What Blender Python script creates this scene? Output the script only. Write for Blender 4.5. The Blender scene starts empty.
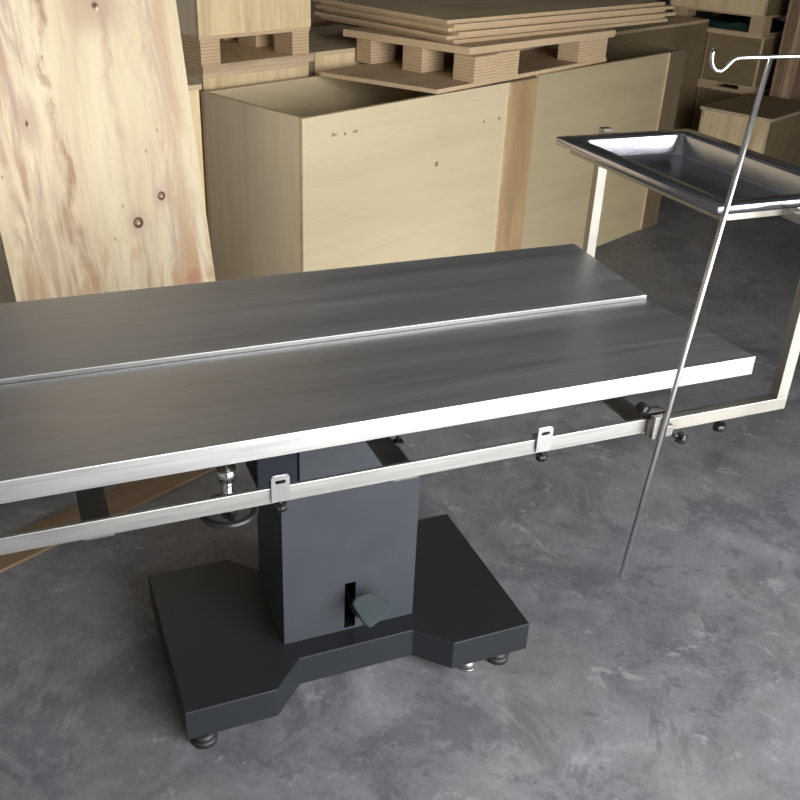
import bpy, bmesh, math, random
from mathutils import Vector, Matrix
random.seed(7)
C = bpy.context.scene.collection
PI = math.pi
TH = math.radians(24.7)                 # the crates and the room stand at this angle to the table
OX, OY = 0.373, 1.477
E1 = Vector((math.cos(TH), math.sin(TH), 0)); E2 = Vector((-math.sin(TH), math.cos(TH), 0))
def W(a, b, z=0.0): return Vector((OX, OY, 0)) + E1*a + E2*b + Vector((0, 0, z))

# ------------------------------------------------------------------ materials
def new_mat(name):
    m = bpy.data.materials.new(name); m.use_nodes = True
    nt = m.node_tree; b = nt.nodes['Principled BSDF']
    return m, nt, b
def nd(nt, typ, **kw):
    n = nt.nodes.new(typ)
    for k, v in kw.items():
        if k in n.inputs.keys() if isinstance(k, str) else False: n.inputs[k].default_value = v
        else: setattr(n, k, v)
    return n
def ramp(nt, fac, stops):
    r = nt.nodes.new('ShaderNodeValToRGB')
    els = r.color_ramp.elements
    while len(els) < len(stops): els.new(0.5)
    for e, (p, c) in zip(els, stops): e.position = p; e.color = (*c, 1)
    nt.links.new(fac, r.inputs[0]); return r.outputs[0]
def math_n(nt, op, a, b=None, c=None):
    n = nt.nodes.new('ShaderNodeMath'); n.operation = op
    for i, v in enumerate((a, b, c)):
        if v is None: continue
        if isinstance(v, (int, float)): n.inputs[i].default_value = v
        else: nt.links.new(v, n.inputs[i])
    return n.outputs[0]
def mix(nt, fac, a, b, mode='MIX'):
    n = nt.nodes.new('ShaderNodeMix'); n.data_type = 'RGBA'; n.blend_type = mode
    for sock, v in ((n.inputs[0], fac), (n.inputs[6], a), (n.inputs[7], b)):
        if isinstance(v, (int, float)): sock.default_value = v
        elif isinstance(v, tuple): sock.default_value = (*v, 1)
        else: nt.links.new(v, sock)
    return n.outputs[2]
def coords(nt, scale=(1, 1, 1), rnd=True):
    tc = nt.nodes.new('ShaderNodeTexCoord'); mp = nt.nodes.new('ShaderNodeMapping')
    mp.inputs['Scale'].default_value = scale
    src = tc.outputs['Object']
    if rnd:
        oi = nt.nodes.new('ShaderNodeObjectInfo')
        ad = nt.nodes.new('ShaderNodeVectorMath'); ad.operation = 'ADD'
        ml = math_n(nt, 'MULTIPLY', oi.outputs['Random'], 31.7)
        cb = nt.nodes.new('ShaderNodeCombineXYZ')
        for i in range(3): nt.links.new(ml, cb.inputs[i])
        nt.links.new(src, ad.inputs[0]); nt.links.new(cb.outputs[0], ad.inputs[1]); src = ad.outputs[0]
    nt.links.new(src, mp.inputs[0]); return mp.outputs[0]
def noise(nt, vec, scale, detail=4, rough=0.55, dist=0.0):
    n = nt.nodes.new('ShaderNodeTexNoise'); n.inputs['Scale'].default_value = scale
    n.inputs['Detail'].default_value = detail; n.inputs['Roughness'].default_value = rough
    n.inputs['Distortion'].default_value = dist
    nt.links.new(vec, n.inputs['Vector']); return n.outputs['Fac']
def spot(nt, x, y, cx, cy, r0, r1, sx=1.0):
    dx = math_n(nt, 'MULTIPLY', math_n(nt, 'SUBTRACT', x, cx), sx); dy = math_n(nt, 'SUBTRACT', y, cy)
    d = math_n(nt, 'SQRT', math_n(nt, 'ADD', math_n(nt, 'MULTIPLY', dx, dx), math_n(nt, 'MULTIPLY', dy, dy)))
    mr = nt.nodes.new('ShaderNodeMapRange'); mr.interpolation_type = 'SMOOTHSTEP'
    nt.links.new(d, mr.inputs[0]); mr.inputs[1].default_value = r0; mr.inputs[2].default_value = r1
    mr.inputs[3].default_value = 1; mr.inputs[4].default_value = 0
    return mr.outputs[0]
def xyz(nt):
    tc = nt.nodes.new('ShaderNodeTexCoord'); s = nt.nodes.new('ShaderNodeSeparateXYZ')
    nt.links.new(tc.outputs['Object'], s.inputs[0]); return s.outputs

def ply(name, light, dark, grain='z', rough=0.62, knots=(), contrast=1.0):
    m, nt, b = new_mat(name)
    sc = {'z': (7, 7, .7), 'x': (.7, 7, 7), 'y': (7, .7, 7)}[grain]
    v = coords(nt, sc)
    n1 = noise(nt, v, 1.6, 5, .6, .6); n2 = noise(nt, v, 9, 3, .6, .2)
    v2 = coords(nt, (1, 1, 1)); n3 = noise(nt, v2, 1.7, 3, .5)
    f = math_n(nt, 'ADD', math_n(nt, 'MULTIPLY', n1, .6), math_n(nt, 'ADD', math_n(nt, 'MULTIPLY', n2, .18), math_n(nt, 'MULTIPLY', n3, .3)))
    mid = tuple((x+y)/2 for x, y in zip(light, dark))
    col = ramp(nt, f, [(.40, dark if contrast >= 1 else mid), (.56, light), (.72, tuple(min(1, x*1.06) for x in light))])
    if knots:
        x, y, z = xyz(nt)
        for (cx, cz, r) in knots:
            col = mix(nt, math_n(nt, 'MULTIPLY', spot(nt, x, z, cx, cz, r*.55, r*1.1), .85), col, (.16, .09, .045))
            col = mix(nt, math_n(nt, 'MULTIPLY', spot(nt, x, z, cx, cz, r*.2, r*.5), .7), col, (.5, .36, .2))
    nt.links.new(col, b.inputs['Base Color']); b.inputs['Roughness'].default_value = rough
    b.inputs['Specular IOR Level'].default_value = .3
    return m
def ply_layers(name, light, dark, axis=2, period=.0125):
    m, nt, b = new_mat(name)
    c = xyz(nt)[axis]
    s = math_n(nt, 'FRACT', math_n(nt, 'DIVIDE', c, period))
    v = coords(nt, (6, 6, 60)); n = noise(nt, v, 2.2, 3)
    line = ramp(nt, s, [(.0, (1, 1, 1)), (.16, (0, 0, 0)), (.55, (.1, .1, .1)), (.75, (.5, .5, .5))])
    base = mix(nt, n, light, tuple(l*.82 for l in light))
    fl = nt.nodes.new('ShaderNodeMath'); fl.operation = 'FLOOR'
    col = mix(nt, math_n(nt, 'MULTIPLY', line, .85), base, dark)
    nt.links.new(col, b.inputs['Base Color']); b.inputs['Roughness'].default_value = .75
    b.inputs['Specular IOR Level'].default_value = .2
    return m
def steel(name, base=(.58, .57, .55), rough=.3, aniso=.0, brush=(1.2, 60, 60), var=.08, metal=1.0, rot=0.0):
    m, nt, b = new_mat(name)
    v = coords(nt, brush); n = noise(nt, v, 3.0, 4, .6)
    v2 = coords(nt, (brush[0]*.5, brush[1]*.35, brush[2]*.35)); n2 = noise(nt, v2, 2.0, 3, .5)
    k = math_n(nt, 'ADD', math_n(nt, 'MULTIPLY', n, .6), math_n(nt, 'MULTIPLY', n2, .4))
    nt.links.new(ramp(nt, k, [(.3, tuple(x*.78 for x in base)), (.7, tuple(min(1, x*1.16) for x in base))]), b.inputs['Base Color'])
    mr = nt.nodes.new('ShaderNodeMapRange'); nt.links.new(k, mr.inputs[0])
    mr.inputs[1].default_value = .3; mr.inputs[2].default_value = .7
    mr.inputs[3].default_value = rough-var; mr.inputs[4].default_value = rough+var
    nt.links.new(mr.outputs[0], b.inputs['Roughness'])
    b.inputs['Metallic'].default_value = metal
    if aniso:
        tg = nt.nodes.new('ShaderNodeTangent'); tg.direction_type = 'RADIAL'; tg.axis = 'Z'
        b.inputs['Anisotropic'].default_value = aniso
    return m
def paint(name, base, rough=.35, spec=.5, metal=0.0, var=.12):
    m, nt, b = new_mat(name)
    v = coords(nt); n = noise(nt, v, 14, 4, .6); n2 = noise(nt, v, 3, 3, .5)
    k = math_n(nt, 'ADD', math_n(nt, 'MULTIPLY', n, .4), math_n(nt, 'MULTIPLY', n2, .6))
    nt.links.new(ramp(nt, k, [(.3, tuple(x*(1-var) for x in base)), (.7, tuple(x*(1+var) for x in base))]), b.inputs['Base Color'])
    mr = nt.nodes.new('ShaderNodeMapRange'); nt.links.new(n, mr.inputs[0])
    mr.inputs[3].default_value = rough-.07; mr.inputs[4].default_value = rough+.07
    nt.links.new(mr.outputs[0], b.inputs['Roughness'])
    b.inputs['Specular IOR Level'].default_value = spec; b.inputs['Metallic'].default_value = metal
    return m

def concrete(name):
    m, nt, b = new_mat(name)
    v = coords(nt, rnd=False)
    big = noise(nt, v, 1.3, 6, .62, .5); med = noise(nt, v, 6.5, 9, .72, .5); fine = noise(nt, v, 75, 6, .8)
    k = math_n(nt, 'ADD', math_n(nt, 'MULTIPLY', big, .34), math_n(nt, 'ADD', math_n(nt, 'MULTIPLY', med, .44), math_n(nt, 'MULTIPLY', fine, .22)))
    col = ramp(nt, k, [(.40, (.090, .091, .098)), (.48, (.137, .138, .146)), (.55, (.178, .179, .188)), (.63, (.246, .247, .255))])
    # worn darker patches with ragged rims
    st = noise(nt, v, 2.6, 10, .78, .9)
    col = mix(nt, ramp(nt, st, [(.53, (0, 0, 0)), (.57, (.55, .55, .55)), (.66, (.75, .75, .75))]), col, (.080, .081, .092))
    st2 = noise(nt, coords(nt, (1.3, .9, 1), False), 7.0, 10, .8, .4)
    col = mix(nt, ramp(nt, st2, [(.57, (0, 0, 0)), (.61, (.6, .6, .6))]), col, (.072, .073, .080))
    col = mix(nt, ramp(nt, st2, [(.37, (.6, .6, .6)), (.43, (0, 0, 0))]), col, (.29, .29, .29))
    # warm dust
    dst = noise(nt, v, 1.6, 5, .6, .3)
    col = mix(nt, ramp(nt, dst, [(.50, (0, 0, 0)), (.70, (.55, .55, .55))]), col, (.19, .175, .152))
    # dark specks and pale chips
    vo = nt.nodes.new('ShaderNodeTexVoronoi'); vo.inputs['Scale'].default_value = 24; nt.links.new(v, vo.inputs['Vector'])
    sp = ramp(nt, vo.outputs['Distance'], [(.05, (.75, .75, .75)), (.10, (0, 0, 0))])
    msk = ramp(nt, noise(nt, v, 3.1, 3), [(.56, (0, 0, 0)), (.64, (1, 1, 1))])
    col = mix(nt, mix(nt, 1.0, sp, msk, 'MULTIPLY'), col, (.06, .062, .07))
    vo2 = nt.nodes.new('ShaderNodeTexVoronoi'); vo2.inputs['Scale'].default_value = 9; nt.links.new(coords(nt, (1.1, .9, 1), False), vo2.inputs['Vector'])
    sp2 = ramp(nt, vo2.outputs['Distance'], [(.018, (.5, .5, .5)), (.032, (0, 0, 0))])
    col = mix(nt, sp2, col, (.42, .42, .42))
    nt.links.new(col, b.inputs['Base Color'])
    nt.links.new(ramp(nt, med, [(.3, (.5, .5, .5)), (.7, (.75, .75, .75))]), b.inputs['Roughness'])
    bp = nt.nodes.new('ShaderNodeBump'); bp.inputs['Strength'].default_value = .18; bp.inputs['Distance'].default_value = .004
    nt.links.new(k, bp.inputs['Height']); nt.links.new(bp.outputs[0], b.inputs['Normal'])
    return m

def knotty_board(name):
    """cream rotary-cut face: x across (-.372 .. .372), z along; pinkish streaks, figure and knots"""
    m, nt, b = new_mat(name)
    x, y, z = xyz(nt)
    v = coords(nt, (3.2, 3.2, .75), False); w = coords(nt, (9, 9, 1.2), False)
    base = ramp(nt, noise(nt, v, 1.5, 5, .6, .8), [(.32, (.73, .575, .38)), (.5, (.85, .71, .475)), (.7, (.91, .79, .565))])
    # wandering pink-brown figure at both sides of a clear centre
    wob = math_n(nt, 'MULTIPLY', math_n(nt, 'SUBTRACT', noise(nt, coords(nt, (1.5, 1.5, 1.6), False), 2.0, 3), .5), .30)
    xs = math_n(nt, 'ADD', x, wob)
    fig = noise(nt, w, 1.7, 6, .65, 1.4)
    figm = ramp(nt, fig, [(.42, (0, 0, 0)), (.62, (1, 1, 1))])
    def band(c, h):
        d = math_n(nt, 'ABSOLUTE', math_n(nt, 'SUBTRACT', xs, c))
        mr = nt.nodes.new('ShaderNodeMapRange'); mr.interpolation_type = 'SMOOTHSTEP'
        nt.links.new(d, mr.inputs[0]); mr.inputs[1].default_value = 0; mr.inputs[2].default_value = h
        mr.inputs[3].default_value = 1; mr.inputs[4].default_value = 0; return mr.outputs[0]
    col = base
    for c, h, k, tone in ((-.24, .19, .85, (.53, .355, .27)), (.22, .15, .78, (.60, .425, .33)), (-.13, .04, .95, (.40, .215, .11)), (.30, .06, .6, (.66, .44, .25)), (.09, .03, .6, (.56, .38, .23)), (-.30, .05, .7, (.50, .31, .18))):
        col = mix(nt, math_n(nt, 'MULTIPLY', math_n(nt, 'MULTIPLY', band(c, h), figm), k), col, tone)
    thin = ramp(nt, noise(nt, coords(nt, (30, 30, 1.6), False), 2.0, 4, .6, 1.0), [(.56, (0, 0, 0)), (.70, (.28, .28, .28))])
    col = mix(nt, thin, col, (.50, .34, .22))
    # lower end: brown wedges of figure
    low = nt.nodes.new('ShaderNodeMapRange'); nt.links.new(z, low.inputs[0]); low.inputs[1].default_value = .72; low.inputs[2].default_value = .40
    lw = ramp(nt, noise(nt, coords(nt, (11, 11, 2.2), False), 1.6, 4, .55, 1.6), [(.46, (0, 0, 0)), (.60, (.9, .9, .9))])
    col = mix(nt, math_n(nt, 'MULTIPLY', low.outputs[0], lw), col, (.62, .38, .20))
    # knots: halo, dark ring, light heart
    for cx, cz, r in ((.097, .635, .020), (.202, .706, .016)):
        col = mix(nt, math_n(nt, 'MULTIPLY', spot(nt, x, z, cx, cz, r, r*3.4, 1.2), .55), col, (.62, .45, .36))
        col = mix(nt, spot(nt, x, z, cx, cz, r*.75, r*1.12), col, (.13, .055, .03))
        col = mix(nt, spot(nt, x, z, cx-.002, cz+.002, r*.35, r*.62), col, (.45, .27, .17))
        col = mix(nt, spot(nt, x, z, cx+.002, cz-.003, r*.12, r*.3), col, (.82, .68, .55))
    for cx, cz, r, sx in ((-.220, 1.0, .017, 2.2), (.074, 1.314, .018, 1.0)):
        col = mix(nt, math_n(nt, 'MULTIPLY', spot(nt, x, z, cx, cz, r, r*7, sx*.9), .6), col, (.48, .31, .22))
        col = mix(nt, spot(nt, x, z, cx, cz, r*.2, r*.9, sx), col, (.16, .07, .04))
        col = mix(nt, spot(nt, x, z, cx+.006, cz-.010, r*.2, r*.45, sx), col, (.80, .68, .55))
    for cx, cz in ((.225, .92), (.17, .86), (.05, .70), (-.13, 1.18), (.0, .60), (-.33, .86)):
        col = mix(nt, math_n(nt, 'MULTIPLY', spot(nt, x, z, cx, cz, .002, .010, 1.8), .65), col, (.30, .18, .11))
    col = mix(nt, math_n(nt, 'MULTIPLY', spot(nt, x, z, .285, .395, .018, .046, 1.0), .8), col, (.60, .28, .19))
    nt.links.new(col, b.inputs['Base Color']); b.inputs['Roughness'].default_value = .6; b.inputs['Specular IOR Level'].default_value = .3
    return m

M = {}
M['floor'] = concrete('concrete_floor')
M['wall'] = paint('plaster_wall', (.20, .195, .185), .85, .2)
M['wall_pale'] = paint('pale_plaster', (.62, .60, .57), .85, .2)
M['ceiling'] = paint('ceiling_paint', (.70, .70, .71), .9, .1)
M['apron'] = paint('outdoor_concrete', (.50, .49, .46), .9, .1)
M['steel_top'] = steel('brushed_steel_top', (.395, .395, .40), .42, brush=(.7, 26, 26), var=.13, metal=.74)
M['steel_edge'] = steel('bright_steel_edge', (.62, .61, .59), .38, brush=(2, 90, 90), var=.06)
M['steel_rail'] = steel('satin_steel_rail', (.405, .395, .375), .46, brush=(2, 60, 60), var=.06)
M['steel_tube'] = steel('satin_steel_tube', (.43, .405, .355), .44, brush=(3, 30, 3), var=.06)
M['steel_polish'] = steel('polished_steel', (.50, .51, .56), .21, brush=(3, 3, 3), var=.05)
M['steel_dark'] = steel('dull_steel_bar', (.30, .285, .265), .45, brush=(30, 2, 30), var=.07)
M['steel_pole'] = steel('steel_pole', (.80, .79, .75), .30, brush=(4, 4, 4), var=.01)
M['chrome'] = steel('chrome', (.78, .77, .74), .18, brush=(4, 4, 4), var=.05)
M['black'] = paint('black_plastic', (.012, .012, .013), .38, .5)
M['rubber'] = paint('black_rubber', (.016, .016, .017), .5, .4)
M['base_paint'] = paint('dark_hammered_paint', (.0165, .018, .020), .42, .22, .08, .10)
M['column_paint'] = paint('grey_column_metal', (.043, .047, .053), .42, .42, .25, .10)
M['navy'] = paint('dark_navy_paint', (.010, .011, .018), .6, .2)
M['recess'] = paint('black_recess', (.004, .004, .004), .8, .1)
M['pedal'] = paint('worn_grey_rubber', (.030, .036, .036), .75, .15, 0, .3)
M['ply_pale'] = ply('pale_plywood', (.66, .545, .35), (.57, .45, .275), 'x', contrast=.5, knots=((.728, .668, .013), (1.02, .80, .007), (1.125, .80, .009), (.147, .869, .008), (.160, .868, .006), (.206, .864, .007), (.252, .865, .006), (.264, .866, .007)))
M['ply_plain'] = ply('plain_plywood', (.63, .51, .315), (.52, .40, .235), 'x', contrast=.5)
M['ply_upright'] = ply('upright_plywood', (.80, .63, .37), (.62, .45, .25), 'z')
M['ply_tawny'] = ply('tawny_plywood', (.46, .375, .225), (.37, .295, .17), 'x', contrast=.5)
M['ply_shaded'] = ply('shaded_batten_plywood', (.185, .135, .078), (.135, .098, .056), 'z')  # batten wood darkened: the shade on it is put into the colour
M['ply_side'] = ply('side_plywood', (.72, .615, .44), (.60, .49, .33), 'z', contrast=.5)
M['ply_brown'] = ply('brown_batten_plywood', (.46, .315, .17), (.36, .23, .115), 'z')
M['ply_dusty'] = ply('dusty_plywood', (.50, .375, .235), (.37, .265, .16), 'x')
M['ply_dim'] = ply('dim_plywood', (.255, .19, .10), (.19, .138, .07), 'y')  # dimness of the right side and crate inside painted into the wood colour
M['edge'] = ply('plywood_edge', (.62, .47, .30), (.44, .31, .19), 'x')
M['layers'] = ply_layers('layered_plywood', (.70, .515, .315), (.33, .20, .11))
M['sheet'] = ply('sheet_plywood', (.60, .475, .29), (.48, .365, .215), 'x')
M['sheet_edge'] = ply_layers('sheet_edge', (.72, .54, .335), (.42, .275, .155), 2, .0075)
M['knotty'] = knotty_board('knotty_board')
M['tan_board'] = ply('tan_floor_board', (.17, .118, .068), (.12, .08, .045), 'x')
M['red_ply'] = ply('reddish_plywood', (.40, .25, .17), (.27, .165, .11), 'z')
M['green'] = paint('dark_green_sheet', (.012, .045, .034), .4, .5)
M['ink'] = paint('black_ink', (.02, .018, .015), .8, .1)

# ------------------------------------------------------------------ mesh helpers
class MB:
    def __init__(s): s.bm = bmesh.new()
    def box(s, x0, x1, y0, y1, z0, z1, mi=0, sides=None):
        v = [s.bm.verts.new(p) for p in ((x0,y0,z0),(x1,y0,z0),(x1,y1,z0),(x0,y1,z0),(x0,y0,z1),(x1,y0,z1),(x1,y1,z1),(x0,y1,z1))]
        for k, f in enumerate(((3,2,1,0),(4,5,6,7),(0,1,5,4),(1,2,6,5),(2,3,7,6),(3,0,4,7))):
            fc = s.bm.faces.new([v[i] for i in f]); fc.material_index = mi if (sides is None or k < 2) else sides
        return s
    def panel(s, x0, x1, y0, y1, z0, z1):
        """box whose two largest faces use slot 0 and whose thin sides use slot 1"""
        d = (x1-x0, y1-y0, z1-z0); t = d.index(min(d))
        v = [s.bm.verts.new(p) for p in ((x0,y0,z0),(x1,y0,z0),(x1,y1,z0),(x0,y1,z0),(x0,y0,z1),(x1,y0,z1),(x1,y1,z1),(x0,y1,z1))]
        ax = (2, 2, 1, 0, 1, 0)
        for k, f in enumerate(((3,2,1,0),(4,5,6,7),(0,1,5,4),(1,2,6,5),(2,3,7,6),(3,0,4,7))):
            fc = s.bm.faces.new([v[i] for i in f]); fc.material_index = 0 if ax[k] == t else 1
        return s
    def prism(s, poly, z0, z1, mi=0, side=None):
        lo = [s.bm.verts.new((p[0], p[1], z0)) for p in poly]; hi = [s.bm.verts.new((p[0], p[1], z1)) for p in poly]
        n = len(poly)
        s.bm.faces.new(hi).material_index = mi; s.bm.faces.new(lo[::-1]).material_index = mi
        for i in range(n):
            s.bm.faces.new((lo[i], lo[(i+1) % n], hi[(i+1) % n], hi[i])).material_index = mi if side is None else side
        return s
    def extrude_x(s, prof, x0, x1, mi=0):
        a = [s.bm.verts.new((x0, p[0], p[1])) for p in prof]; b = [s.bm.verts.new((x1, p[0], p[1])) for p in prof]
        n = len(prof)
        for i in range(n): s.bm.faces.new((a[i], a[(i+1) % n], b[(i+1) % n], b[i])).material_index = mi
        s.bm.faces.new(a[::-1]).material_index = mi; s.bm.faces.new(b).material_index = mi
        return s
    def cyl(s, p, q, r, r2=None, n=20, mi=0, lobes=0, depth=.12):
        p, q = Vector(p), Vector(q); d = (q-p).normalized(); r2 = r if r2 is None else r2
        u = d.orthogonal().normalized(); w = d.cross(u)
        A, B = [], []
        for i in range(n):
            t = 2*PI*i/n; k = 1 - depth*(.5+.5*math.cos(lobes*t)) if lobes else 1
            o = u*math.cos(t)*k + w*math.sin(t)*k
            A.append(s.bm.verts.new(p+o*r)); B.append(s.bm.verts.new(q+o*r2))
        for i in range(n):
            f = s.bm.faces.new((A[i], A[(i+1) % n], B[(i+1) % n], B[i])); f.smooth = True; f.material_index = mi
        s.bm.faces.new(A[::-1]).material_index = mi; s.bm.faces.new(B).material_index = mi
        return s
    def tube(s, pts, r, n=12, mi=0):
        pts = [Vector(p) for p in pts]; rings = []; u = None
        for i, p in enumerate(pts):
            d = ((pts[min(i+1, len(pts)-1)]-p).normalized() + (p-pts[max(i-1, 0)]).normalized()).normalized()
            u = d.orthogonal().normalized() if u is None else (u - d*u.dot(d)).normalized()
            w = d.cross(u)
            rings.append([s.bm.verts.new(p+(u*math.cos(2*PI*k/n)+w*math.sin(2*PI*k/n))*r) for k in range(n)])
        for a, b in zip(rings, rings[1:]):
            for k in range(n):
                f = s.bm.faces.new((a[k], a[(k+1) % n], b[(k+1) % n], b[k])); f.smooth = True; f.material_index = mi
        s.bm.faces.new(rings[0][::-1]).material_index = mi; s.bm.faces.new(rings[-1]).material_index = mi
        return s
    def torus(s, c, R, r, n=40, k=10):
        c = Vector(c); rings = []
        for i in range(n):
            t = 2*PI*i/n; e = Vector((math.cos(t), math.sin(t), 0))
            rings.append([s.bm.verts.new(c+e*(R+r*math.cos(2*PI*j/k))+Vector((0, 0, r*math.sin(2*PI*j/k)))) for j in range(k)])
        for i in range(n):
            a, b = rings[i], rings[(i+1) % n]
            for j in range(k): s.bm.faces.new((a[j], b[j], b[(j+1) % k], a[(j+1) % k])).smooth = True
        return s
    def rings(s, rs, smooth=True, cap_first=False, cap_last=False, mi=0):
        R = [[s.bm.verts.new(p) for p in r] for r in rs]; n = len(R[0])
        for a, b in zip(R, R[1:]):
            for i in range(n):
                f = s.bm.faces.new((a[i], a[(i+1) % n], b[(i+1) % n], b[i])); f.smooth = smooth; f.material_index = mi
        if cap_first: s.bm.faces.new(R[0][::-1]).material_index = mi
        if cap_last: s.bm.faces.new(R[-1]).material_index = mi
        return s
    def build(s, name, mats, parent=None, bevel=0, seg=2, loc=None, rot=None):
        bmesh.ops.recalc_face_normals(s.bm, faces=s.bm.faces)
        me = bpy.data.meshes.new(name); s.bm.to_mesh(me); s.bm.free()
        for m in (mats if isinstance(mats, (list, tuple)) else [mats]): me.materials.append(M[m])
        o = bpy.data.objects.new(name, me); C.objects.link(o)
        if parent: o.parent = parent
        if loc is not None: o.location = loc
        if rot is not None: o.rotation_euler = rot
        if bevel:
            bv = o.modifiers.new('bevel', 'BEVEL'); bv.width = bevel; bv.segments = seg; bv.limit_method = 'ANGLE'; bv.angle_limit = math.radians(40)
        return o
def tag(o, label, cat, group=None):
    o['label'] = label; o['category'] = cat
    if group: o['group'] = group
    return o
def thing(name, label, cat, loc=(0, 0, 0), rz=0.0, group=None):
    o = bpy.data.objects.new(name, None); C.objects.link(o); o.empty_display_size = .1
    o.location = loc; o.rotation_euler = (0, 0, rz); return tag(o, label, cat, group)
def struct(o): o['kind'] = 'structure'; return o
def rrect(cx, cy, hx, hy, r, z, n=6):
    out = []
    for sx, sy, a0 in ((1, -1, -PI/2), (1, 1, 0), (-1, 1, PI/2), (-1, -1, PI)):
        for i in range(n+1):
            t = a0 + (PI/2)*i/n
            out.append((cx+sx*(hx-r)+r*math.cos(t), cy+sy*(hy-r)+r*math.sin(t), z))
    return out

# ------------------------------------------------------------------ the room (aligned with the crates)
A0, A1, B0, B1, H = -3.6, 6.2, -3.6, 2.9, 4.3
ZF = -.012                                                        # floor level
DA0, DA1, DH = -2.4, .45, 2.35                                     # the big doorway in the front wall
def room(name, fn, mat):
    mb = MB(); fn(mb); return struct(mb.build(name, mat, loc=W(0, 0, ZF), rot=(0, 0, TH)))
room('floor', lambda m: m.box(A0-.2, A1+.2, B0-.2, B1+.2, -.1, 0), 'floor')
room('ground', lambda m: m.box(A0-6, A1+6, B0-14, B0-.2, -.12, -.02), 'apron')
room('ceiling', lambda m: m.box(A0-.2, A1+.2, B0-.2, B1+.2, H, H+.1), 'ceiling')
room('wall_back', lambda m: m.box(A0-.2, A1+.2, B1, B1+.2, 0, H), 'wall')
room('wall_left', lambda m: m.box(A0-.2, A0, B0, B1, 0, H), 'wall_pale')
room('wall_right', lambda m: m.box(A1, A1+.2, B0, B1, 0, H), 'wall')
def front(m):
    m.box(A0-.2, DA0, B0-.2, B0, 0, H); m.box(DA1, A1+.2, B0-.2, B0, 0, H); m.box(DA0, DA1, B0-.2, B0, DH, H)
room('wall_front', front, 'wall')
def frame(m):
    m.box(DA0-.08, DA0+.02, B0-.22, B0+.02, 0, DH+.08); m.box(DA1-.02, DA1+.08, B0-.22, B0+.02, 0, DH+.08); m.box(DA0+.02, DA1-.02, B0-.22, B0+.02, DH-.02, DH+.08)
room('trim_1', frame, 'steel_dark')

# ------------------------------------------------------------------ the operating table
tb = thing('operating_table', 'long brushed steel operating table on a dark pedestal, set in front of the plywood crates', 'operating table', (0, 0, 0))
XR, YF, ZT = .803, .3658, .82
def top_panel(y0, z0, y1, z1, drop0, drop1, name):
    # shallow folded sheet: the outer edge turns down, ends closed
    prof = [(y0, z0), (y1, z1), (y1, z1-drop1), (y1+(.012 if y1 < y0 else -.012), z1-drop1), (y0+(.012 if y1 > y0 else -.012), z0-drop0), (y0, z0-drop0)]
    mb = MB()
    n = len(prof)
    a = [mb.bm.verts.new((-XR, *p)) for p in prof]; b = [mb.bm.verts.new((XR, *p)) for p in prof]
    for i in range(n):
        f = mb.bm.faces.new((a[i], a[(i+1) % n], b[(i+1) % n], b[i])); f.material_index = (0, 2, 3, 3, 1, 1)[i]
    mb.bm.faces.new(a[::-1]).material_index = 1; mb.bm.faces.new(b).material_index = 1
    return mb.build(name, ['steel_top', 'steel_edge', 'steel_rail', 'steel_dark'], tb, bevel=.0012)
o = top_panel(-YF, ZT, .018, .7955, .042, .030, 'tabletop_panel'); o['label'] = 'front half of the steel tabletop'
o = top_panel(YF, ZT, .021, .8060, .042, .036, 'tabletop_panel'); o['label'] = 'rear half of the steel tabletop'
# dark joint block that bridges both halves under the gap
MB().box(-XR+.03, XR-.03, -.05, .07, .755, .762).build('centre_channel', 'steel_dark', tb)
for sy in (-1, 1):
    MB().box(-.80, .576, min(sy*.384, sy*.392), max(sy*.384, sy*.392), .699, .7315).build('side_rail', 'steel_rail', tb, bevel=.0015)
for x in (-.545, .005, .553):
    mb = MB().box(x-.024, x+.024, -.3838, .3838, .690, .699); mb.box(x-.024, x+.024, -.33, .33, .699, .7545)
    bm_ = MB().box(x-.024, x+.024, -.3838, .3838, .690, .698)
    bm_.box(x-.018, x+.018, .06, .20, .698, .7549)
    mb.bm.free()
    bm_.build('cross_bar', 'steel_dark', tb, bevel=.001)
    if abs(x) < .1:                                            # small lock screw beside the middle bar
        kb = MB().cyl((x+.036, -.255, .716), (x+.036, -.255, .736), .010, n=14).cyl((x+.036, -.255, .694), (x+.036, -.255, .716), .0045, n=10)
        kb.box(x+.0241, x+.046, -.264, -.246, .690, .694)
        kb.build('lock_screw', 'black', tb)

# pedestal
b0, b1, b2, y1, y2, zb, hb = .4176, .214, .1405, .2417, .1671, .0963, .0815
poly = [(-b0,-y1),(-b1,-y1),(-b2,-y2),(b2,-y2),(b1,-y1),(b0,-y1),(b0,y1),(b1,y1),(b2,y2),(-b2,y2),(-b1,y1),(-b0,y1)]
MB().prism(poly, zb-hb, zb).build('base_plinth', 'base_paint', tb, bevel=.0025)
for x, y in ((-.378, -.226), (.350, -.218), (.368, .2), (-.368, .2)):
    mb = MB().cyl((x, y, ZF), (x, y, ZF+.016), .0285, .0285, 28).cyl((x, y, ZF+.016), (x, y, .0147), .0285, .018, 28)
    mb.build('foot', 'rubber', tb)
for x, y in ((.266, -.222), (-.255, -.19)):
    o = MB().cyl((x, y, ZF), (x, y, ZF+.008), .020, .022, 24).cyl((x, y, ZF+.008), (x, y, .0147), .022, .012, 24).build('foot', 'steel_rail', tb)
    o['label'] = 'grey steel levelling foot'
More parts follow.
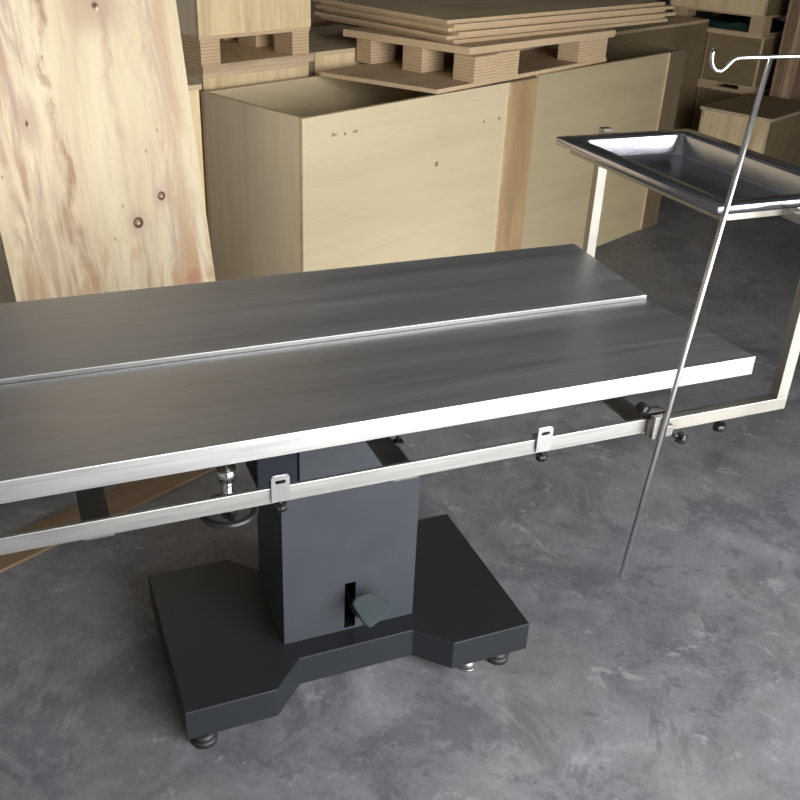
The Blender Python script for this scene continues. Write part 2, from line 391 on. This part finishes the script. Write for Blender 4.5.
# column sleeve with a pedal slot cut in the front face
def column():
    mb = MB(); bm = mb.bm; w, d, z0, z1 = .1612, .1121, zb, .500
    s0, s1, t0, t1 = -.0145, .0125, zb+.006, .236
    xs, zs = [-w, s0, s1, w], [z0, t0, t1, z1]
    g = [[bm.verts.new((x, -d, z)) for x in xs] for z in zs]
    for r in range(3):
        for c in range(3):
            if (r, c) != (1, 1): bm.faces.new((g[r][c], g[r][c+1], g[r+1][c+1], g[r+1][c]))
    inner = [bm.verts.new((x, -d+.09, z)) for x, z in ((s0, t0), (s1, t0), (s1, t1), (s0, t1))]
    rim = [g[1][1], g[1][2], g[2][2], g[2][1]]
    for i in range(4): bm.faces.new((rim[i], rim[(i+1) % 4], inner[(i+1) % 4], inner[i])).material_index = 1
    bm.faces.new(inner).material_index = 1
    bk = [bm.verts.new((x, d, z)) for x, z in ((-w, z0), (w, z0), (w, z1), (-w, z1))]
    fr = [g[0][0], g[0][3], g[3][3], g[3][0]]
    bm.faces.new(bk)
    bm.faces.new([g[r][0] for r in range(4)] + [bk[3], bk[0]])
    bm.faces.new([g[r][3] for r in range(3, -1, -1)] + [bk[1], bk[2]])
    bm.faces.new([g[3][c] for c in range(4)] + [bk[2], bk[3]])
    bm.faces.new([g[0][c] for c in range(3, -1, -1)] + [bk[0], bk[1]])
    return mb.build('column_sleeve', ['column_paint', 'recess'], tb)
column()
MB().box(-.114, .112, -.09, .09, .30, .752).build('lift_column', 'column_paint', tb, bevel=.002)
MB().box(-.205, -.1145, -.085, .02, .52, .735).build('side_bracket', 'navy', tb, bevel=.004)
MB().box(-.16, .16, -.14, .14, .7358, .7545).build('support_plate', 'navy', tb, bevel=.002)
# foot pedal
pd = MB().box(-.006, .006, -.168, -.06, .176, .188).build('pedal_arm', 'rubber', tb, bevel=.002)
pts = [(-.038, .024), (-.028, .034), (.002, .036), (.020, .026), (.039, .002), (.040, -.010), (.030, -.017), (-.012, -.031), (-.022, -.031), (-.030, -.016)]
pb = MB(); pb.prism(pts, -.006, .006)
po = pb.build('foot_pedal', 'pedal', tb, bevel=.004, seg=3, loc=(.031, -.176, .1985), rot=(math.radians(40), math.radians(0), math.radians(8)))
po.scale = (1.14, 1.14, 1)
# hand wheel with its screw
hx, hy = -.306, -.272
wm = MB().torus((hx, hy, .617), .0485, .0075).cyl((hx, hy, .607), (hx, hy, .627), .014, n=20)
for k in range(3):
    t = 2*PI*k/3 + .5
    wm.cyl((hx, hy, .617), (hx+.047*math.cos(t), hy+.047*math.sin(t), .617), .0055, n=10)
hw = wm.build('hand_wheel', 'black', tb)
sm = MB()
sm.cyl((hx, hy, .627), (hx, hy, .688), .0105, n=20)
for k in range(11): sm.cyl((hx, hy, .629+.0054*k), (hx, hy, .6315+.0054*k), .0122, .0118, 20)
sm.cyl((hx, hy, .688), (hx, hy, .713), .0175, n=24); sm.cyl((hx, hy, .713), (hx, hy, .770), .009, n=16)
o = sm.build('wheel_screw', 'chrome', hw)
MB().box(hx-.03, hx+.03, hy-.03, .16, .762, .772).build('screw_bracket', 'steel_dark', tb)
# rail clamps: slotted plate, hook, black knob
def clamp(x):
    mb = MB(); bm = mb.bm; w, z0, z1, yf, t = .0165, .7065, .7585, -.3985, .003
    hw_, hz = .0095, .0035
    out = rrect(0, 0, w, (z1-z0)/2, .005, 0, 4); zc = (z0+z1)/2
    inn = rrect(0, .0135, hw_, hz, hz*.98, 0, 4)
    def ring(r, y): return [bm.verts.new((x+p[0], y, zc+p[1])) for p in r]
    of, ob, if_, ib = ring(out, yf), ring(out, yf+t), ring(inn, yf), ring(inn, yf+t)
    n = len(out)
    for i in range(n):
        j = (i+1) % n
        bm.faces.new((of[i], of[j], if_[j], if_[i])); bm.faces.new((ob[j], ob[i], ib[i], ib[j]))
        bm.faces.new((of[j], of[i], ob[i], ob[j])); bm.faces.new((if_[i], if_[j], ib[j], ib[i]))
    mb.box(x-.0165, x+.0165, yf+t, -.378, .7325, .7365); mb.box(x-.0165, x+.0165, -.3825, -.378, .7085, .7325)
    mb.box(x-.0165, x+.0165, yf+t, -.392, .7030, .7065)
    c = mb.build('rail_clamp', 'chrome', tb)
    k = MB().cyl((x, -.3935, .697), (x, -.3935, .7035), .004, n=12).cyl((x, -.3935, .686), (x, -.3935, .697), .0115, .0125, 28, lobes=7, depth=.14).cyl((x, -.3935, .683), (x, -.3935, .686), .0085, .0115, 20)
    k.build('knob', 'black', c)
clamp(-.2385); clamp(.2875)

# ------------------------------------------------------------------ drip pole clamped to the front rail
iv = thing('drip_pole', 'thin leaning steel drip pole with open hook, clamped to the front rail', 'drip pole', (.557, -.41, .70))
base = Vector((.557, -.41, .70))
def rel(*p): return Vector(p) - base
MB().tube([rel(.513, -.421, .352), rel(.565, -.421, .895), rel(.617, -.421, 1.432)], .0052, 16).build('pole', 'steel_pole', iv)
hook = [(.4965, 1.449), (.4955, 1.438), (.4975, 1.427), (.502, 1.419), (.509, 1.4135), (.518, 1.412), (.526, 1.416), (.533, 1.4225), (.539, 1.4285), (.5455, 1.4315), (.556, 1.4325), (.617, 1.4325)]
right = [(2*.617-x, z) for x, z in hook[::-1]][1:]
MB().tube([rel(x, -.421, z) for x, z in hook+right], .0036, 12).build('hook_bar', 'chrome', iv)
mb = MB().box(-.028, -.006, -.006, .006, -.004, .046).box(-.030, .008, .006, .0155, -.004, .046).box(-.030, .008, .0335, .038, .0005, .046).box(-.030, .008, .006, .038, .0335, .046)
mb.box(-.006, .010, -.019, -.006, .006, .030)
mb.build('clamp_block', 'steel_dark', iv, bevel=.001)
k = MB().cyl((.012, -.012, .006), (.034, -.020, -.002), .0045, n=12).cyl((.028, -.018, .000), (.040, -.022, -.006), .0135, .0135, 28, lobes=7, depth=.14)
k.build('knob', 'black', iv)
k = MB().cyl((-.030, .02, .048), (-.040, .02, .056), .0045, n=12).cyl((-.036, .02, .054), (-.050, .02, .062), .0125, .0125, 28, lobes=7, depth=.14)
k.build('knob', 'black', iv)

# ------------------------------------------------------------------ tray holder and tray
th = thing('tray_holder', 'square tube steel frame at the right end of the table carrying the tray', 'tray frame', (.8836, 0, .70))
rz0 = .70
def tub(x0, x1, y0, y1, z0, z1, name, mat='steel_tube'):
    return MB().box(x0-.8836, x1-.8836, y0, y1, z0-rz0, z1-rz0).build(name, mat, th, bevel=.0015)
LX0, LX1 = .8556, .8846
fx0, fx1, fz0, fz1, fw = .7015, 1.0365, 1.0945, 1.1145, .014
fy0, fy1 = -.292, .285
for sy in (-1, 1):
    ya, yb = (-.4005, -.3765) if sy < 0 else (.3765, .4005)
    tub(.578, LX1, ya, yb, .6985, .7275, 'lower_tube'); tub(LX0, LX1, ya, yb, .7276, 1.122, 'upright')
    ya, yb = (-.3764, fy0) if sy < 0 else (fy1, .3764)
    tub(LX0, LX1, ya, yb, fz0, fz1, 'stub')
# the frame sits slightly out of level: its near side is a few millimetres higher
TILT = Matrix.Translation((.869, 0, 1.1145)) @ Matrix.Rotation(-math.radians(.8), 4, 'X') @ Matrix.Translation((-.869, 0, -1.1145))
for q in ((fx0, fx0+fw, fy0, fy1), (fx1-fw, fx1, fy0, fy1), (fx0+fw, fx1-fw, fy0, fy0+fw), (fx0+fw, fx1-fw, fy1-fw, fy1)):
    r_ = tub(*q, fz0, fz1, 'tray_rail'); P = Matrix.Translation((.8836, 0, rz0)); r_.matrix_local = P.inverted() @ TILT @ P
for x in (.724,):
    k = MB().cyl((x-.8836, -.3885, -.016), (x-.8836, -.3885, -.0016), .003, n=10).cyl((x-.8836, -.3885, -.030), (x-.8836, -.3885, -.016), .0135, .0135, 28, lobes=7, depth=.14)
    k.build('knob', 'black', th)
ty = thing('instrument_tray', 'shallow polished steel tray resting on the tube frame at the right end of the table', 'tray', (.869, -.004, 1.1145))
ty.matrix_world = TILT @ Matrix.Translation((.869, -.004, 1.1147))
HX, HY = .201, .310
def tr(fx, fy, r, z): return rrect(0, 0, HX-fx, HY-fy, r, z)
rs = [tr(.0005, .0005, .006, .0012), tr(0, 0, .006, .0165), tr(.0015, .0015, .006, .0185), tr(.0475, .0350, .022, .0185), tr(.0505, .0380, .022, .0170),
      tr(.0515, .0390, .022, .0125), tr(.0520, .0395, .022, .011), tr(.0625, .0500, .026, -.027), tr(.0635, .0510, .026, -.0285), tr(.068, .0555, .028, -.0325), tr(.080, .068, .026, -.0342), tr(.11, .10, .03, -.0345)]
o = MB().rings(rs, True, cap_last=True).build('tray_pan', 'steel_polish', ty)
sl = o.modifiers.new('sheet', 'SOLIDIFY'); sl.thickness = .0009; sl.offset = -1

# ------------------------------------------------------------------ plywood crates
def crate(label, a0, a1, d0, d1, z0, z1, front='ply_plain', side='ply_side', battens=(), lid=False, group=None, tag_cat='crate', bat_mat='ply_brown', end_battens=(), open_top=True, inner='ply_plain'):
    if z0 == 0: z0 = ZF
    r = thing('plywood_crate', label, tag_cat, W(a0, d0, z0), TH, group)
    L, D, Hh, t = a1-a0, d1-d0, z1-z0, .018
    MB().panel(0, L, 0, t, 0, Hh).build('front_panel', [front, 'edge'], r)
    MB().panel(0, t, t, D-t, 0, Hh).build('side_panel', [side, 'edge'], r)
    MB().panel(L-t, L, t, D-t, 0, Hh).build('side_panel', [side, 'edge'], r)
    MB().panel(0, L, D-t, D, 0, Hh).build('back_panel', [inner, 'edge'], r)
    MB().panel(t, L-t, t, D-t, 0, t).build('bottom_panel', [inner, 'edge'], r)
    for (x0, x1) in battens: MB().panel(x0-a0, x1-a0, -.012, 0, 0, Hh).build('batten', [bat_mat, 'edge'], r)
    for (y0_, y1_) in end_battens: MB().panel(-.012, 0, y0_-d0, y1_-d0, 0, Hh).build('batten', [bat_mat, 'edge'], r)
    if lid:
        MB().panel(-lid, L+lid, -lid, D+lid, Hh, Hh+.018).build('lid', [front, 'edge'], r)
    return r
c1 = crate('large open pale crate behind the table with the pallet of sheets on its edge', 0, 1.37, 0, .576, 0, .932, 'ply_pale', 'ply_side', battens=((1.176, 1.370),))
for k, (u, w_) in enumerate(((.150, .012), (.178, .007), (.196, .010))):
    pass
crate('open plywood crate with its right corner batten in shade, behind the tray', 1.386, 2.70, 0, .576, 0, .940, 'ply_tawny', 'ply_dim', battens=((2.53, 2.70),), bat_mat='ply_shaded', inner='ply_dim')  # sides and back carry the pallet's shade in their colour, the batten its own
crate('lidded pale plywood crate just behind the leaning knotty board', -.93, -.195, .318, 1.10, 0, 1.002, 'ply_upright', 'ply_side', lid=.008, open_top=False)
crate('closed plywood crate on the left that the palletted crate stands on', .046, .59, .625, 1.20, 0, .962, 'ply_upright', 'ply_side', lid=.0, open_top=False) if False else None
def closed(label, a0, a1, d0, d1, z0, z1, front='ply_plain', side='ply_side', topm='ply_dusty', end_battens=(), lip=.0, group=None, bat_mat='ply_brown'):
    r = crate(label, a0, a1, d0, d1, z0, z1-.018, front, side, end_battens=end_battens, group=group, bat_mat=bat_mat)
    if z0 == 0: z0 = ZF
    MB().panel(-lip, a1-a0+lip, -lip, d1-d0+lip, z1-z0-.018, z1-z0).build('lid', [topm, 'edge'], r)
    return r
closed('closed plywood crate standing directly behind the large open crate, under the small pallet', .047, .590, .622, 1.20, 0, .984, 'ply_upright', lip=.0)
closed('dim plywood crate behind the sheet pallet, right of the one under the small pallet', .643, 1.35, .640, 1.22, 0, 1.012, 'ply_upright')
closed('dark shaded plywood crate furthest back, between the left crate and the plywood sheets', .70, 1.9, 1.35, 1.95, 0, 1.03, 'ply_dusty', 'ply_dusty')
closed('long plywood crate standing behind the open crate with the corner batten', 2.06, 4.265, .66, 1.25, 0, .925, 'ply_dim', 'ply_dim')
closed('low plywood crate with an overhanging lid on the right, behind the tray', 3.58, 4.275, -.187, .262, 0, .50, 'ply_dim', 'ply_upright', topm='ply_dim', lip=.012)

# ------------------------------------------------------------------ pallets built of plywood
def block(r, x0, x1, y0, y1, z0, z1): MB().box(x0, x1, y0, y1, z0, z1).build('block', 'layers', r, bevel=.001)
# small pallet under the upper left crate
p = thing('plywood_pallet', 'small plywood pallet under the upper left crate', 'pallet', W(.042, .612, .984), TH)
MB().panel(0, .570, 0, .58, 0, .032).build('bottom_board', ['ply_upright', 'edge'], p)
for x0, x1 in ((-.004, .088), (.455, .545)):
    for y0_, y1_ in ((.004, .12), (.24, .36), (.46, .575)): block(p, x0, x1, y0_, y1_, .032, .124)
MB().panel(-.012, .548, 0, .58, .124, .139).build('top_board', ['ply_plain', 'sheet_edge'], p)
closed('pale plywood crate standing on the small pallet at the upper left', .027, .588, .606, 1.16, 1.1235, 1.75, 'ply_upright', 'ply_side')
# pallet across the two open crates
p = thing('plywood_pallet', 'plywood pallet across the open crate, under the stack of sheets', 'pallet', W(0, 0, .932), TH)
z0 = .0085
MB().prism([(.690, -.014), (1.985, .035), (1.98, .60), (.572, .545), (.566, .52)], z0, z0+.0165, 0, 1).build('bottom_board', ['ply_dusty', 'sheet_edge'], p)
zz0, zz1 = z0+.0165, .1265
for q in ((.915, 1.065, -.012, .10), (.905, 1.05, .265, .375), (.875, 1.03, .535, .625), (1.075, 1.235, .005, .11), (1.735, 1.975, .035, .15), (1.735, 1.975, .40, .53), (1.3, 1.45, .40, .53)):
    block(p, *q, zz0, zz1)
MB().prism([(.926, .030), (1.975, .0), (1.975, .66), (.846, .681)], zz1, zz1+.029, 0, 1).build('top_board', ['ply_dusty', 'sheet_edge'], p)
# the sheets, each its own thing
zs = .932 + zz1 + .029
lab = ['lowest plywood sheet of the stack on the pallet', 'second plywood sheet from the bottom of the stack', 'third plywood sheet from the bottom of the stack', 'third plywood sheet from the top of the stack', 'second plywood sheet from the top of the stack', 'topmost plywood sheet of the stack on the pallet']
offs = [(.945, .128), (.922, .150), (.958, .118), (.928, .150), (.936, .126), (.918, .148)]
for i, (xa, yb_) in enumerate(offs):
    t = .0150
    o = thing('plywood_sheet', lab[i], 'plywood sheet', W(xa, yb_, zs+i*.0152), TH+math.radians(-3.4+random.uniform(-.4, .4)), 'plywood sheets stacked on the pallet')
    bpy.data.objects.remove(o)
    mb = MB().panel(0, 1.60+random.uniform(-.02, .02), 0, .86, 0, t)
    s = mb.build('plywood_sheet', ['sheet', 'sheet_edge'], None, loc=W(xa, yb_, zs+i*.0152), rot=(0, 0, TH+math.radians(-3.4+random.uniform(-.4, .4))))
    tag(s, lab[i], 'plywood sheet', 'plywood sheets stacked on the pallet')

# ------------------------------------------------------------------ right-hand stack facing left
AS = 4.30
closed('plywood crate at the foot of the right-hand stack, behind the low lidded crate', AS, AS+.75, .262, .955, 0, .497, 'ply_dim', 'ply_dim', end_battens=((.80, .945), (.655, .735)), bat_mat='ply_shaded')
def side_pallet(label, z, hgt, b_lo, b_hi, slot, mats='layers'):
    p = thing('plywood_pallet', label, 'pallet', W(AS, b_lo, z), TH)
    D = b_hi-b_lo; t = .006 if hgt < .05 else .012
    MB().panel(0, .74, 0, D, 0, t).build('bottom_board', ['ply_dim', 'sheet_edge'], p)
    for y0_, y1_ in slot:
        for x0 in (0.0, .62): block(p, x0, x0+.12, y0_-b_lo, y1_-b_lo, t, hgt-t)
    MB().panel(0, .74, 0, D, hgt-t, hgt).build('top_board', ['ply_dim', 'sheet_edge'], p)
    return p
side_pallet('plywood pallet low in the right-hand stack with a small dark slot', .497, .038, .265, .95, ((.27, .378), (.537, .945)))
closed('plywood crate in the middle of the right-hand stack, under the wide dark slot', AS, AS+.74, .262, .955, .535, .858, 'ply_dim', 'ply_dim', end_battens=((.80, .945), (.655, .735)), bat_mat='ply_shaded')
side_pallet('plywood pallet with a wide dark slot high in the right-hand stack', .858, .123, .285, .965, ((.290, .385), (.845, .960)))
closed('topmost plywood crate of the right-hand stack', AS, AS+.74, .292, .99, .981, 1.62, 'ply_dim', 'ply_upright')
g = MB()
rows = []
for i in range(9):
    x = .07+.55*i/8
    rows.append([(x, -.05+.45*j/8, .012*math.sin(i*2.1+j)+.010*math.sin(j*3.3+i*.7)) for j in range(9)])
V = [[g.bm.verts.new((p_[0], p_[1], .035+p_[2])) for p_ in r_] for r_ in rows]; V2 = [[g.bm.verts.new((p_[0], p_[1], 0)) for p_ in r_] for r_ in rows]
for i in range(8):
    for j in range(8):
        g.bm.faces.new((V[i][j], V[i+1][j], V[i+1][j+1], V[i][j+1])).smooth = True; g.bm.faces.new((V2[i][j], V2[i][j+1], V2[i+1][j+1], V2[i+1][j]))
for i in range(8):
    for e_ in (0, 8):
        g.bm.faces.new((V[i][e_], V2[i][e_], V2[i+1][e_], V[i+1][e_])); g.bm.faces.new((V[e_][i], V[e_][i+1], V2[e_][i+1], V2[e_][i]))
tag(g.build('folded_sheet', 'green', None, loc=W(AS, .44, .8703), rot=(0, 0, TH)), 'dark green folded plastic sheet inside the wide slot of the right-hand stack', 'plastic sheet')
# upright plywood boards at the far right
names = ['leftmost', 'second from the left', 'third from the left', 'fourth from the left', 'fifth from the left']
bb = .160
for i in range(5):
    w_ = (.020, .030, .018, .034, .03)[i]
    mb = MB().box(0, .55, -w_, 0, 0, 1.75)
    s = mb.build('upright_board', ('red_ply', 'ply_dim', 'red_ply', 'ply_dusty', 'red_ply')[i], None, bevel=.001, loc=W(AS+.02+.006*(i % 2), bb, ZF), rot=(0, 0, TH))
    tag(s, 'brown board on edge at the far right, %s of the row' % names[i], 'plywood board', 'plywood boards standing on edge at the right')
    bb -= w_ + .003

# ------------------------------------------------------------------ leaning knotty board, floor board, dark bag
kb = MB().panel(-.372, .372, 0, .018, 0, 1.72)
kt = kb.build('leaning_board', ['knotty', 'edge'], None, loc=W(-.638, .135, .003), rot=(0, 0, 0))
kt.matrix_world = Matrix.Translation(W(-.638, .1335, ZF+.0026)) @ Matrix.Rotation(TH, 4, 'Z') @ Matrix.Rotation(-math.radians(8), 4, 'X')
tag(kt, 'tall cream plywood board with two dark knots, leaning at the left behind the table', 'board')
tag(MB().panel(0, 1.15, 0, .125, 0, .009).build('floor_board', ['tan_board', 'tan_board'], None, loc=W(-1.75, -.40, ZF), rot=(0, 0, TH+math.radians(1.5))),
    'tan wooden plank lying flat on the floor under the left of the table', 'plank')
bg = MB(); R = []
for i, (z, r) in enumerate(((0, .16), (.03, .21), (.12, .23), (.24, .20), (.33, .13), (.38, .06), (.40, .045), (.45, .09))):
    R.append([(r*(1+.10*math.sin(5*t+i))*math.cos(t), r*(1+.10*math.sin(4*t+1.7*i))*math.sin(t), z) for t in [2*PI*k/28 for k in range(28)]])
bg.rings(R, True, True, True)
tag(bg.build('rubbish_bag', 'black', None, loc=W(-1.30, .55, ZF)), 'black bag on the floor at the left edge, beside the leaning board', 'bag')

# ------------------------------------------------------------------ light: daylight through the doorway
w = bpy.data.worlds.new('daylight'); bpy.context.scene.world = w; w.use_nodes = True
bgn = w.node_tree.nodes['Background']; bgn.inputs[0].default_value = (.95, .97, 1.0, 1); bgn.inputs[1].default_value = 13.5
lp = bpy.data.lights.new('doorway_daylight', 'AREA'); lp.shape = 'RECTANGLE'; lp.size = DA1-DA0; lp.size_y = DH; lp.cycles.is_portal = True
lo = bpy.data.objects.new('doorway_daylight', lp); C.objects.link(lo)
lo.location = W((DA0+DA1)/2, B0-.1, ZF+DH/2); lo.rotation_euler = (PI/2, 0, TH)

# ------------------------------------------------------------------ camera
cd = bpy.data.cameras.new('camera'); cam = bpy.data.objects.new('camera', cd); C.objects.link(cam)
cd.sensor_width = 36; cd.lens = 951.43*36/800; cd.clip_start = .02
yaw, pit, rol = .4075, .4995, .0459
fw_ = Vector((math.sin(yaw)*math.cos(pit), math.cos(yaw)*math.cos(pit), -math.sin(pit)))
rt = Vector((math.cos(yaw), -math.sin(yaw), 0)); up = rt.cross(fw_)
rt2 = rt*math.cos(rol) + up*math.sin(rol); up2 = up*math.cos(rol) - rt*math.sin(rol)
m3 = Matrix((rt2, up2, -fw_)).transposed()
cam.matrix_world = Matrix.Translation((-.5989, -1.7379, 1.6673)) @ m3.to_4x4()
sc = bpy.context.scene; sc.camera = cam
sc.view_settings.view_transform = 'Standard'; sc.view_settings.look = 'None'; sc.view_settings.gamma = 1; sc.view_settings.use_curve_mapping = False
sc.view_settings.exposure = 0.0
sc.cycles.max_bounces = 10; sc.cycles.diffuse_bounces = 6; sc.cycles.glossy_bounces = 6
